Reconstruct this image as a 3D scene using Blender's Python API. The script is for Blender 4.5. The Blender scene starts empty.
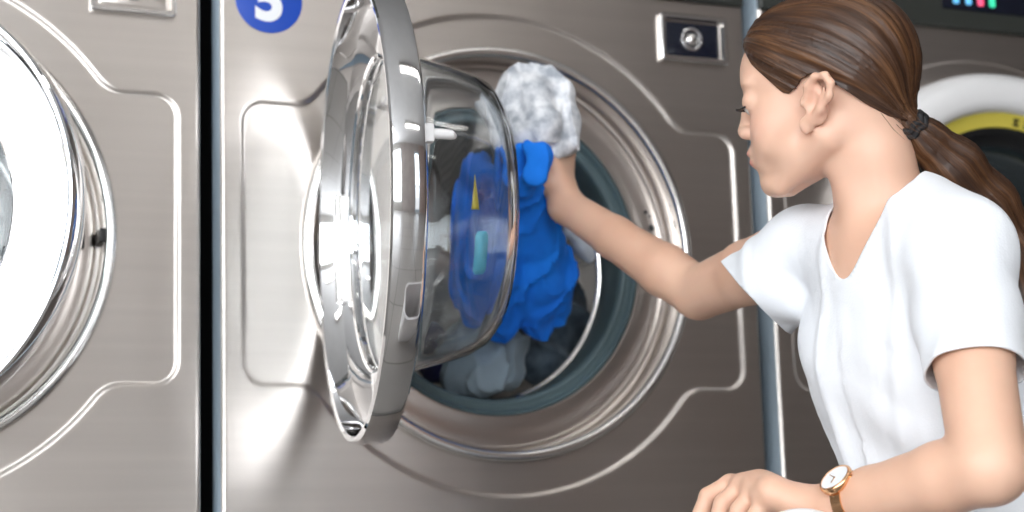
import bpy, bmesh, math, random
import numpy as np
from mathutils import Vector, Matrix, noise as mnoise

random.seed(7)
SC = bpy.context.scene
COL = SC.collection
PI = math.pi
ZC = 0.85            # height of the door centres above the floor

# ------------------------------------------------------------------ camera frame (solved from the machine fronts)
F_PX = 1812.36
CAM = np.array([-0.57761, -2.37286, -0.43749 + ZC])
CR = np.array([0.92249451, -0.38486895, -0.02966106])
CU = np.array([-0.03654322, -0.16356846, 0.98585493])
CF = np.array([0.38427656, 0.90836185, 0.16495536])

def at(px, py, d):
    """world point seen at pixel (px, py) of the photograph at depth d"""
    return CAM + d * (CF + CR * (px - 512) / F_PX - CU * (py - 256) / F_PX)

def atY(px, py, Y):
    v = CF + CR * (px - 512) / F_PX - CU * (py - 256) / F_PX
    return CAM + v * ((Y - CAM[1]) / v[1])

cd = bpy.data.cameras.new('camera')
cam = bpy.data.objects.new('camera', cd)
COL.objects.link(cam)
M = Matrix(((CR[0], CU[0], -CF[0], CAM[0]), (CR[1], CU[1], -CF[1], CAM[1]), (CR[2], CU[2], -CF[2], CAM[2]), (0, 0, 0, 1)))
cam.matrix_world = M
cd.sensor_width = 36
cd.lens = F_PX / 1024 * 36
cd.dof.use_dof = True
cd.dof.focus_distance = 1.95
cd.dof.aperture_fstop = 4.5
cd.clip_start = 0.05
SC.camera = cam

# ------------------------------------------------------------------ materials
def newmat(name):
    m = bpy.data.materials.new(name)
    m.use_nodes = True
    nt = m.node_tree
    return m, nt, nt.nodes['Principled BSDF']

def setp(b, **k):
    names = dict(col='Base Color', metal='Metallic', rough='Roughness', spec='Specular IOR Level', trans='Transmission Weight',
                 ior='IOR', aniso='Anisotropic', sss='Subsurface Weight', sheen='Sheen Weight', coat='Coat Weight', emit='Emission Color',
                 es='Emission Strength', alpha='Alpha', anisor='Anisotropic Rotation')
    for a, v in k.items():
        if a in ('col', 'emit'): v = (*v, 1)
        b.inputs[names[a]].default_value = v

def plain(name, col, rough=.5, metal=0, bump=None, **k):
    m, nt, b = newmat(name)
    setp(b, col=col, rough=rough, metal=metal, **k)
    if bump:
        sc, st = bump
        tc = nt.nodes.new('ShaderNodeTexCoord'); n = nt.nodes.new('ShaderNodeTexNoise'); bp = nt.nodes.new('ShaderNodeBump')
        n.inputs['Scale'].default_value = sc; n.inputs['Detail'].default_value = 6
        bp.inputs['Strength'].default_value = st; bp.inputs['Distance'].default_value = .004
        nt.links.new(tc.outputs['Object'], n.inputs['Vector']); nt.links.new(n.outputs['Fac'], bp.inputs['Height'])
        nt.links.new(bp.outputs['Normal'], b.inputs['Normal'])
    return m

def noise_node(nt, scale3, scale=1, detail=3, coord='Object'):
    tc = nt.nodes.new('ShaderNodeTexCoord'); mp = nt.nodes.new('ShaderNodeMapping'); n = nt.nodes.new('ShaderNodeTexNoise')
    mp.inputs['Scale'].default_value = scale3
    n.inputs['Scale'].default_value = scale; n.inputs['Detail'].default_value = detail
    nt.links.new(tc.outputs[coord], mp.inputs['Vector']); nt.links.new(mp.outputs['Vector'], n.inputs['Vector'])
    return n

def ramp(nt, src, stops):
    r = nt.nodes.new('ShaderNodeValToRGB')
    e = r.color_ramp.elements
    while len(e) < len(stops): e.new(.5)
    for i, (p, c) in enumerate(stops):
        e[i].position = p; e[i].color = (*c, 1)
    nt.links.new(src, r.inputs['Fac'])
    return r

def steel(name, col=(.66, .61, .57), rough=.33, aniso=.75):
    m, nt, b = newmat(name)
    setp(b, metal=1, rough=rough, aniso=aniso)
    n = noise_node(nt, (1.2, 1.2, 60), 1, 4)
    r = ramp(nt, n.outputs['Fac'], [(.3, tuple(c * .96 for c in col)), (.7, tuple(c * 1.03 for c in col))])
    nt.links.new(r.outputs['Color'], b.inputs['Base Color'])
    n2 = noise_node(nt, (7, 7, 5), 1, 3)
    mr = nt.nodes.new('ShaderNodeMapRange')
    mr.inputs['To Min'].default_value = rough - .05; mr.inputs['To Max'].default_value = rough + .07
    nt.links.new(n2.outputs['Fac'], mr.inputs['Value']); nt.links.new(mr.outputs['Result'], b.inputs['Roughness'])
    tg = nt.nodes.new('ShaderNodeTangent'); tg.direction_type = 'RADIAL'; tg.axis = 'Z'
    nt.links.new(tg.outputs['Tangent'], b.inputs['Tangent']); setp(b, anisor=.25)
    return m

MAT = {}
MAT['steel'] = steel('brushed_steel')
MAT['steel_ring'] = steel('brushed_steel_ring', (.60, .545, .505), .28, .5)
MAT['galv'] = plain('galvanised_side', (.60, .70, .78), .45, .1, bump=(30, .1))
MAT['chrome'] = plain('chrome', (.86, .86, .87), .05, 1)
MAT['bright'] = plain('polished_ring', (.82, .80, .78), .16, 1)
MAT['gap_shade'] = plain('black_gap_shade', (.006, .006, .007), .8)  # near black that puts the shade of the gaps into the cabinet colour
MAT['rubber'] = plain('teal_grey_rubber', (.10, .15, .165), .42, bump=(60, .15))
MAT['rubber_dark'] = plain('dark_rubber', (.03, .045, .05), .5)
MAT['panel'] = plain('dark_olive_panel', (.028, .031, .027), .45)
MAT['display'] = plain('display_glass', (.008, .01, .02), .15)
MAT['blue'] = plain('sticker_blue', (.012, .07, .45), .35)
MAT['white_vinyl'] = plain('sticker_white', (.85, .86, .88), .4)
MAT['black'] = plain('black_plastic', (.01, .01, .011), .35)
MAT['white_plastic'] = plain('white_plastic', (.80, .79, .79), .3)
MAT['yellow'] = plain('yellow_label', (.62, .52, .08), .45)
MAT['cyan'] = plain('cyan_label', (.12, .60, .82), .4)
MAT['gold'] = plain('rose_gold', (.85, .50, .27), .22, 1)
MAT['jeans'] = plain('blue_denim', (.05, .08, .15), .9, bump=(300, .4))
for nme, c in (('led_blue', (.15, .5, .8)), ('led_pink', (.95, .12, .25)), ('led_green', (.05, .7, .4))):
    m, nt, b = newmat(nme); setp(b, col=c, emit=c, es=.7); MAT[nme] = m

def glassmat(name, col, rough=0.0, ior=1.45):
    m, nt, b = newmat(name); setp(b, col=col, rough=rough, trans=1, ior=ior); return m
MAT['glass'] = glassmat('bowl_glass', (.96, .985, 1.0))
MAT['pane'] = glassmat('window_glass', (.93, .96, .96))
MAT['smoke'] = plain('smoked_glass', (.015, .02, .022), .08)

def drum_mat():
    m, nt, b = newmat('perforated_drum')
    setp(b, metal=1, rough=.35)
    tc = nt.nodes.new('ShaderNodeTexCoord'); v = nt.nodes.new('ShaderNodeTexVoronoi')
    v.inputs['Scale'].default_value = 130; v.inputs['Randomness'].default_value = .1
    nt.links.new(tc.outputs['Object'], v.inputs['Vector'])
    r = ramp(nt, v.outputs['Distance'], [(.28, (.01, .01, .01)), (.36, (.42, .40, .38))])
    nt.links.new(r.outputs['Color'], b.inputs['Base Color'])
    return m
MAT['drum'] = drum_mat()

def skinmat():
    m, nt, b = newmat('skin')
    n = noise_node(nt, (9, 9, 9), 1, 4)
    r = ramp(nt, n.outputs['Fac'], [(.3, (.70, .41, .285)), (.7, (.80, .51, .37))])
    at_ = nt.nodes.new('ShaderNodeVertexColor'); at_.layer_name = 'blush'
    mx = nt.nodes.new('ShaderNodeMix'); mx.data_type = 'RGBA'
    sp = nt.nodes.new('ShaderNodeSeparateColor')
    nt.links.new(at_.outputs['Color'], sp.inputs['Color'])
    nt.links.new(sp.outputs['Red'], mx.inputs['Factor']); nt.links.new(r.outputs['Color'], mx.inputs['A'])
    mx.inputs['B'].default_value = (.62, .16, .15, 1)
    mx2 = nt.nodes.new('ShaderNodeMix'); mx2.data_type = 'RGBA'
    nt.links.new(sp.outputs['Green'], mx2.inputs['Factor']); nt.links.new(mx.outputs['Result'], mx2.inputs['A'])
    mx2.inputs['B'].default_value = (.80, .50, .38, 1)
    nt.links.new(mx2.outputs['Result'], b.inputs['Base Color'])
    setp(b, rough=.48, sss=.12)
    b.inputs['Subsurface Radius'].default_value = (.012, .005, .003)
    b.inputs['Subsurface Scale'].default_value = 1.0
    return m
MAT['skin'] = skinmat()

def hairmat():
    m, nt, b = newmat('brown_hair')
    tc = nt.nodes.new('ShaderNodeTexCoord'); mp = nt.nodes.new('ShaderNodeMapping'); n = nt.nodes.new('ShaderNodeTexNoise')
    mp.inputs['Scale'].default_value = (60, 5, 1); n.inputs['Scale'].default_value = 1.0; n.inputs['Detail'].default_value = 5
    nt.links.new(tc.outputs['UV'], mp.inputs['Vector']); nt.links.new(mp.outputs['Vector'], n.inputs['Vector'])
    n3 = nt.nodes.new('ShaderNodeTexNoise'); mp3 = nt.nodes.new('ShaderNodeMapping')
    mp3.inputs['Scale'].default_value = (10, 1.2, 1); n3.inputs['Scale'].default_value = 1.0
    nt.links.new(tc.outputs['UV'], mp3.inputs['Vector']); nt.links.new(mp3.outputs['Vector'], n3.inputs['Vector'])
    ad = nt.nodes.new('ShaderNodeMath'); ad.operation = 'ADD'
    nt.links.new(n.outputs['Fac'], ad.inputs[0]); nt.links.new(n3.outputs['Fac'], ad.inputs[1])
    hf = nt.nodes.new('ShaderNodeMath'); hf.operation = 'MULTIPLY'; hf.inputs[1].default_value = .5
    nt.links.new(ad.outputs[0], hf.inputs[0])
    r = ramp(nt, hf.outputs[0], [(.33, (.016, .006, .003)), (.5, (.058, .023, .009)), (.68, (.17, .075, .028))])
    nt.links.new(r.outputs['Color'], b.inputs['Base Color'])
    bp = nt.nodes.new('ShaderNodeBump'); bp.inputs['Strength'].default_value = .55; bp.inputs['Distance'].default_value = .003
    nt.links.new(hf.outputs[0], bp.inputs['Height']); nt.links.new(bp.outputs['Normal'], b.inputs['Normal'])
    setp(b, rough=.42, spec=.5)
    return m
MAT['hair'] = hairmat()

def fabric(name, c0, c1, scale=9, rough=.85, bump=.35, weave=420, sheen=.2, sss=0):
    m, nt, b = newmat(name)
    n = noise_node(nt, (1, 1, 1), scale, 5)
    r = ramp(nt, n.outputs['Fac'], [(.35, c0), (.62, c1)])
    nt.links.new(r.outputs['Color'], b.inputs['Base Color'])
    n2 = noise_node(nt, (1, 1, 1), weave, 2)
    n3 = noise_node(nt, (1, 1, .4), 26, 3)
    ad = nt.nodes.new('ShaderNodeMath'); ad.operation = 'MULTIPLY_ADD'; ad.inputs[1].default_value = 6
    nt.links.new(n3.outputs['Fac'], ad.inputs[0]); nt.links.new(n2.outputs['Fac'], ad.inputs[2])
    bp = nt.nodes.new('ShaderNodeBump'); bp.inputs['Strength'].default_value = bump; bp.inputs['Distance'].default_value = .0012
    nt.links.new(ad.outputs[0], bp.inputs['Height']); nt.links.new(bp.outputs['Normal'], b.inputs['Normal'])
    setp(b, rough=rough, sheen=sheen)
    return m
MAT['shirt'] = fabric('white_cotton', (.86, .885, .93), (.90, .92, .955), 5, bump=.3)
MAT['blue_cloth'] = fabric('blue_jersey', (.001, .16, .78), (.004, .23, .95), 8, sheen=0)
MAT['grey_cloth'] = fabric('grey_cloth', (.22, .29, .34), (.30, .38, .44), 8)
MAT['navy_cloth'] = fabric('navy_cloth', (.008, .008, .06), (.015, .015, .09), 8)
MAT['denim'] = fabric('dark_denim', (.03, .05, .07), (.10, .14, .18), 30)
MAT['white_cloth'] = fabric('white_patterned', (.36, .39, .44), (.90, .91, .94), 42, bump=.4)
MAT['light_cloth'] = fabric('light_cloth', (.5, .55, .62), (.65, .7, .76), 20)

# ------------------------------------------------------------------ object helpers
def link(name, me, mat=None, parent=None, smooth=True):
    o = bpy.data.objects.new(name, me); COL.objects.link(o)
    if mat is not None and len(me.materials) == 0: me.materials.append(mat)
    if smooth and len(me.polygons): me.polygons.foreach_set('use_smooth', [True] * len(me.polygons))
    if parent is not None:
        o.parent = parent
        o.matrix_parent_inverse = parent_world(parent).inverted()
    return o

WORLD_OF = {}
def parent_world(p):
    return WORLD_OF.get(p.name, Matrix.Identity(4))

def empty(name, loc, label, cat, group=None, rotz=0):
    o = bpy.data.objects.new(name, None); COL.objects.link(o)
    o.empty_display_size = .1
    o.matrix_world = Matrix.Translation(loc) @ Matrix.Rotation(rotz, 4, 'Z')
    WORLD_OF[o.name] = o.matrix_world.copy()
    o['label'] = label; o['category'] = cat
    if group: o['group'] = group
    return o

def tag(o, label, cat, group=None):
    o['label'] = label; o['category'] = cat
    if group: o['group'] = group
    return o

def struct(o):
    o['kind'] = 'structure'; return o

def auto_smooth(o, ang=35):
    me = o.data
    bm = bmesh.new(); bm.from_mesh(me)
    for e in bm.edges:
        if len(e.link_faces) == 2:
            e.smooth = e.calc_face_angle(0) < math.radians(ang)
    for f in bm.faces: f.smooth = True
    bm.to_mesh(me); bm.free()
    return o

def bm_box(bm, lo, hi, mat=None, bev=0, seg=2):
    c = [(a + b) / 2 for a, b in zip(lo, hi)]; s = [abs(b - a) for a, b in zip(lo, hi)]
    M_ = Matrix.Translation(c) @ Matrix.Diagonal((*s, 1))
    if mat is not None: M_ = mat @ M_
    r = bmesh.ops.create_cube(bm, size=1, matrix=M_)
    if bev:
        es = list({e for v in r['verts'] for e in v.link_edges})
        bmesh.ops.bevel(bm, geom=es, offset=bev, segments=seg, affect='EDGES', profile=.6)

def obj_bm(name, bm, mat, parent=None, ang=35, local=None):
    me = bpy.data.meshes.new(name)
    if local is not None: bm.transform(local)
    bmesh.ops.recalc_face_normals(bm, faces=bm.faces)
    bm.to_mesh(me); bm.free()
    o = link(name, me, mat, parent)
    auto_smooth(o, ang)
    return o

def box(name, lo, hi, mat, parent=None, bev=0.0, seg=2, xf=None):
    bm = bmesh.new(); bm_box(bm, lo, hi, xf, bev, seg)
    return obj_bm(name, bm, mat, parent)

def bm_lathe(bm, prof, xf=None, n=128, a0=0, a1=2 * PI, close=False, cap=False):
    """profile of (r, y) turned around the local Y axis"""
    full = abs(a1 - a0 - 2 * PI) < 1e-6
    cols = n if full else n + 1
    rings = []
    for i in range(cols):
        t = a0 + (a1 - a0) * i / n
        col = []
        for r, y in prof:
            v = Vector((r * math.cos(t), y, r * math.sin(t)))
            if xf is not None: v = xf @ v
            col.append(bm.verts.new(v))
        rings.append(col)
    m = len(prof)
    for i in range(n):
        A = rings[i]; B = rings[(i + 1) % cols]
        for j in range(m if close else m - 1):
            k = (j + 1) % m
            try: bm.faces.new((A[j], A[k], B[k], B[j]))
            except ValueError: pass
    if cap and not full:
        bm.faces.new(rings[0]); bm.faces.new(list(reversed(rings[-1])))
    bmesh.ops.remove_doubles(bm, verts=bm.verts, dist=1e-6)

def lathe(name, prof, mat, parent=None, xf=None, ang=50, **k):
    bm = bmesh.new(); bm_lathe(bm, prof, xf, **k)
    return obj_bm(name, bm, mat, parent, ang)

def rounded_poly(hw, hh, r, n=6):
    pts = []
    for cx, cz, a in ((hw - r, hh - r, 0), (-hw + r, hh - r, 90), (-hw + r, -hh + r, 180), (hw - r, -hh + r, 270)):
        for i in range(n + 1):
            t = math.radians(a + 90 * i / n)
            pts.append((cx + r * math.cos(t), cz + r * math.sin(t)))
    return pts

def bm_frame(bm, loops, cx, cz, close_last=True, close_first=False):
    """bridge a series of rounded rectangles (hw, hh, r, y) around (cx, cz); last one is filled"""
    prev = None; first = None
    for hw, hh, r, y in loops:
        cur = [bm.verts.new((cx + x, y, cz + z)) for x, z in rounded_poly(hw, hh, r)]
        if prev:
            n = len(cur)
            for i in range(n):
                bm.faces.new((prev[i], prev[(i + 1) % n], cur[(i + 1) % n], cur[i]))
        else: first = cur
        prev = cur
    if close_last: bm.faces.new(prev)
    if close_first: bm.faces.new(list(reversed(first)))

def bm_tube(bm, pts, rad, n=12, cap=True, closed=False):
    pts = [Vector(p) for p in pts]
    if not hasattr(rad, '__len__'): rad = [rad] * len(pts)
    rings = []; up = None; N = len(pts)
    for i, p in enumerate(pts):
        if closed: t = (pts[(i + 1) % N] - pts[i - 1]).normalized()
        else: t = (pts[min(i + 1, N - 1)] - pts[max(i - 1, 0)]).normalized()
        if up is None:
            up = t.orthogonal().normalized()
        up = (up - t * up.dot(t)).normalized(); b = t.cross(up)
        rings.append([bm.verts.new(p + rad[i] * (math.cos(2 * PI * k / n) * up + math.sin(2 * PI * k / n) * b)) for k in range(n)])
    for i in range(N if closed else N - 1):
        A = rings[i]; B = rings[(i + 1) % N]
        for k in range(n):
            bm.faces.new((A[k], A[(k + 1) % n], B[(k + 1) % n], B[k]))
    if cap and not closed:
        bm.faces.new(list(reversed(rings[0]))); bm.faces.new(rings[-1])

# ------------------------------------------------------------------ distance fields meshed with surface nets
class Field:
    def __init__(self): self.pr = []; self.disp = None; self.off = 0.0
    def rc(self, a, b, ra, rb, k=.02, s=1):
        self.pr.append(('rc', np.array(a, float), np.array(b, float), ra, rb, k, s)); return self
    def chain(self, pts, rads, k=.02, s=1):
        for i in range(len(pts) - 1): self.rc(pts[i], pts[i + 1], rads[i], rads[i + 1], k, s)
        return self
    def el(self, c, r, R=None, k=.02, s=1):
        self.pr.append(('el', np.array(c, float), np.array(r, float), np.eye(3) if R is None else np.array(R, float), 0, k, s)); return self
    def bounds(self):
        lo = np.full(3, 1e9); hi = -lo
        for p in self.pr:
            if p[6] < 0: continue
            if p[0] == 'rc':
                m = max(p[3], p[4])
                for q in (p[1], p[2]): lo = np.minimum(lo, q - m); hi = np.maximum(hi, q + m)
            else:
                m = p[2].max(); lo = np.minimum(lo, p[1] - m); hi = np.maximum(hi, p[1] + m)
        return lo - .03, hi + .03
    @staticmethod
    def prim(p, P):
        if p[0] == 'rc':
            a, b, ra, rb = p[1:5]; ba = b - a; L2 = ba @ ba
            pa = P - a
            h = np.clip((pa @ ba) / max(L2, 1e-12), 0, 1)
            return np.sqrt(((pa - h[..., None] * ba) ** 2).sum(-1)) - (ra + (rb - ra) * h)
        c, r, R = p[1:4]
        q = (P - c) @ R.T
        k0 = np.sqrt(((q / r) ** 2).sum(-1)); k1 = np.sqrt(((q / (r * r)) ** 2).sum(-1))
        return k0 * (k0 - 1) / np.maximum(k1, 1e-9)
    def raw(self, P, prims=None):
        d = np.full(P.shape[:-1], 1e3)
        for p in (self.pr if prims is None else prims):
            e = self.prim(p, P); k = p[5]
            if p[6] > 0:
                h = np.maximum(k - np.abs(d - e), 0) / k
                d = np.minimum(d, e) - h * h * k * .25
            else:
                h = np.maximum(k - np.abs(d + e), 0) / k
                d = np.maximum(d, -e) + h * h * k * .25
        return d - self.off
    def __call__(self, P, prims=None):
        d = self.raw(P, prims)
        if self.disp is not None: d = d - self.disp(P)
        return d

def surface_nets(f, h, B=16, lo=None, hi=None):
    l0, h0 = f.bounds()
    lo = l0 if lo is None else np.maximum(l0, lo); hi = h0 if hi is None else np.minimum(h0, hi)
    nb = np.ceil((hi - lo) / (h * B)).astype(int)
    off = np.arange(-1, B + 1)
    g = np.stack(np.meshgrid(off, off, off, indexing='ij'), -1)       # corners, one cell of margin on the low side
    N = (nb * B + 4)
    keys = []; pos = []; quads = []
    diag = h * B * .87
    for bx in range(nb[0]):
        for by in range(nb[1]):
            for bz in range(nb[2]):
                base = np.array([bx, by, bz]) * B
                c = lo + (base + B / 2) * h
                act = []; dmin = 1e9
                for p in f.pr:
                    e = float(f.prim(p, c[None])[0]) - f.off
                    if p[0] == 'el': e = e * .55 if e > 0 else e
                    if e < diag + p[5] + .02: act.append(p)
                if not any(p[6] > 0 for p in act): continue
                D = f(lo + (base + g) * h, act)
                if D.min() > 0 or D.max() < 0: continue
                n = B + 1                                             # cells -1 .. B-1
                C = [D[i:i + n, j:j + n, k:k + n] for i in (0, 1) for j in (0, 1) for k in (0, 1)]
                S = [c_ < 0 for c_ in C]
                cnt = sum(s.astype(int) for s in S)
                on = (cnt > 0) & (cnt < 8)
                if not on.any(): continue
                ids = np.argwhere(on)
                vals = [c_[on] for c_ in C]
                acc = np.zeros((len(ids), 3)); num = np.zeros(len(ids))
                cor = [np.array([i, j, k], float) for i in (0, 1) for j in (0, 1) for k in (0, 1)]
                for a in range(8):
                    for b in range(a + 1, 8):
                        if np.abs(cor[a] - cor[b]).sum() != 1: continue
                        va, vb = vals[a], vals[b]; m = (va < 0) != (vb < 0)
                        t = np.where(m, va / np.where(m, va - vb, 1), 0)
                        acc += np.where(m[:, None], cor[a] + t[:, None] * (cor[b] - cor[a]), 0); num += m
                pts = lo + (base - 1 + ids + acc / num[:, None]) * h
                gi = base - 1 + ids + 1
                key = (gi[:, 0] * N[1] + gi[:, 1]) * N[2] + gi[:, 2]
                keys.append(key); pos.append(pts)
                I = D < 0
                kf = lambda q: ((base[0] + q[:, 0]) * N[1] + base[1] + q[:, 1]) * N[2] + base[2] + q[:, 2]
                for ax in range(3):
                    u, v = (ax + 1) % 3, (ax + 2) % 3
                    s0 = [slice(1, n)] * 3; s1 = [slice(1, n)] * 3; s1[ax] = slice(2, n + 1)
                    A = I[tuple(s0)]; Bb = I[tuple(s1)]
                    for sgn, msk in ((1, A & ~Bb), (-1, ~A & Bb)):
                        q = np.argwhere(msk) + 1                      # corner index -> cell index in (-1..) frame is the same + 0
                        if not len(q): continue
                        eu = np.zeros(3, int); eu[u] = 1; ev = np.zeros(3, int); ev[v] = 1
                        q00 = kf(q); q10 = kf(q - eu); q11 = kf(q - eu - ev); q01 = kf(q - ev)
                        Q = np.stack([q00, q10, q11, q01], 1)
                        if sgn < 0: Q = Q[:, ::-1]
                        quads.append(Q)
    keys = np.concatenate(keys); pos = np.concatenate(pos); quads = np.concatenate(quads)
    uk, idx = np.unique(keys, return_index=True)
    pos = pos[idx]
    fi = np.searchsorted(uk, quads); fi = np.minimum(fi, len(uk) - 1)
    ok = (uk[fi] == quads).all(1)
    return pos, fi[ok]

def relax(pos, quads, it=2, lam=.5):
    for _ in range(it):
        s = np.zeros_like(pos); c = np.zeros(len(pos))
        for a in range(4):
            b = (a + 1) % 4
            np.add.at(s, quads[:, a], pos[quads[:, b]]); np.add.at(c, quads[:, a], 1)
            np.add.at(s, quads[:, b], pos[quads[:, a]]); np.add.at(c, quads[:, b], 1)
        pos = pos + lam * (s / np.maximum(c, 1)[:, None] - pos)
    return pos

def clip_poly(pos, faces, field):
    """keep the part of the mesh where field > 0, cutting faces cleanly"""
    val = field(pos); inside = val > 0
    out = []; newp = list(pos); cache = {}
    def cut(a, b):
        k = (min(a, b), max(a, b))
        if k not in cache:
            t = val[a] / (val[a] - val[b]); newp.append(pos[a] + t * (pos[b] - pos[a])); cache[k] = len(newp) - 1
        return cache[k]
    keep = inside[faces]
    allin = keep.all(1); anyin = keep.any(1)
    for f in faces[allin]: out.append(tuple(int(x) for x in f))
    for f in faces[anyin & ~allin]:
        poly = []; n = len(f)
        for i in range(n):
            a, b = int(f[i]), int(f[(i + 1) % n])
            if inside[a]: poly.append(a)
            if inside[a] != inside[b]: poly.append(cut(a, b))
        if len(poly) >= 3: out.append(tuple(poly))
    return np.array(newp), out

def clip_list(pos, faces, field):
    val = field(pos); inside = val > 0; out = []; newp = list(pos); cache = {}
    for f in faces:
        k_ = [inside[i] for i in f]
        if all(k_): out.append(f); continue
        if not any(k_): continue
        poly = []; n = len(f)
        for i in range(n):
            a, b = f[i], f[(i + 1) % n]
            if inside[a]: poly.append(a)
            if inside[a] != inside[b]:
                k = (min(a, b), max(a, b))
                if k not in cache:
                    t = val[a] / (val[a] - val[b]); newp.append(pos[a] + t * (pos[b] - pos[a])); cache[k] = len(newp) - 1
                poly.append(cache[k])
        if len(poly) >= 3: out.append(tuple(poly))
    return np.array(newp), out

def mesh_np(name, pos, faces):
    pos = np.asarray(pos); used = sorted({i for f in faces for i in f}) if not isinstance(faces, np.ndarray) else np.unique(faces)
    mp = np.full(len(pos), -1); mp[np.array(used)] = np.arange(len(used))
    me = bpy.data.meshes.new(name)
    me.from_pydata(pos[np.array(used)].tolist(), [], [[int(mp[i]) for i in f] for f in faces])
    me.update()
    return me

def flipfix(pos, faces):
    """make the normals of a closed mesh point outwards"""
    f = np.array([x[:3] for x in faces]); a, b, c = pos[f[:, 0]], pos[f[:, 1]], pos[f[:, 2]]
    vol = (np.cross(a, b) * c).sum()
    return [tuple(reversed(x)) for x in faces] if vol < 0 else [tuple(x) for x in faces]

def vnoise(P, s, seed=0.0):
    """cheap smooth pseudo noise from warped sines"""
    x, y, z = P[..., 0] * s + seed, P[..., 1] * s + seed * 1.7, P[..., 2] * s - seed
    a = np.sin(x + 1.3 * np.sin(y * .9 + .5 * z)) + np.sin(y * 1.1 + 1.4 * np.sin(z * .8 + 2.1)) + np.sin(z * .95 + 1.2 * np.sin(x * 1.07 + y * .3))
    return a / 3

# ------------------------------------------------------------------ washing machines
W = .83; PITCH = .858; RE = .350; TOPZ = .402
CX = W / 2

def panel_mesh():
    xs = np.linspace(0, W, 333)
    zs = np.concatenate([np.linspace(-.80, -.40, 12)[:-1], np.linspace(-.40, TOPZ, 322)])
    X, Z = np.meshgrid(xs, zs, indexing='ij')
    x = X - CX
    dc = np.hypot(x, Z) - RE
    qx = np.abs(x) - (.384 - .03); qz = np.abs(Z) - (.196 - .03)
    dr = np.hypot(np.maximum(qx, 0), np.maximum(qz, 0)) + np.minimum(np.maximum(qx, qz), 0) - .03
    k = .02; h = np.maximum(k - np.abs(dc - dr), 0) / k
    d = np.minimum(dc, dr) - h * h * k * .25
    t = np.clip((.0032 - d) / .0064, 0, 1); t = t * t * (3 - 2 * t)
    Y = .0032 * t
    # rolled edges of the sheet
    e = np.minimum(np.minimum(x + CX, CX - x), .01)
    Y = Y + .004 * (1 - np.clip(e / .004, 0, 1)) ** 2
    n1 = len(zs)
    idx = np.arange(len(xs) * n1).reshape(len(xs), n1)
    q = np.stack([idx[:-1, :-1], idx[1:, :-1], idx[1:, 1:], idx[:-1, 1:]], -1).reshape(-1, 4)
    cxm = (x[:-1, :-1] + x[1:, 1:]) / 2; czm = (Z[:-1, :-1] + Z[1:, 1:]) / 2
    keep = (np.hypot(cxm, czm) > .294).reshape(-1)
    P = np.stack([X, Y, Z + ZC], -1).reshape(-1, 3)
    return mesh_np('front_panel', P, q[keep])

def coin_slot(parent):
    """framed recess with a round push button behind a dark glass"""
    cx, cz, hw, hh = .738, ZC + .342, .058, .038
    bm = bmesh.new()
    bm_frame(bm, [(hw, hh, .006, .001), (hw, hh, .006, -.007), (hw - .002, hh - .002, .005, -.009), (hw - .007, hh - .007, .004, -.009),
                  (hw - .011, hh - .011, .003, .006), (hw - .011, hh - .011, .003, .010)], cx, cz)
    f = obj_bm('coin_slot', bm, MAT['bright'], parent, 30)
    bm = bmesh.new()
    bm_frame(bm, [(hw - .0115, hh - .0115, .003, .0035), (hw - .0115, hh - .0115, .003, -.0005), (hw - .014, hh - .014, .003, -.0015)], cx, cz)
    obj_bm('slot_plate', bm, MAT['display'] if parent.name == 'washing_machine' else MAT['steel'], f, 30)
    X = Matrix.Translation((cx - .002, 0, cz))
    lathe('push_button', [(0, -.009), (.006, -.0085), (.009, -.006), (.0105, -.004), (.011, -.001)], MAT['bright'], f, X, n=40)
    lathe('button_ring', [(.013, -.001), (.0135, -.004), (.016, -.005), (.0185, -.004), (.019, -.001)], MAT['chrome'], f, X, n=48)
    return f

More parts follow.
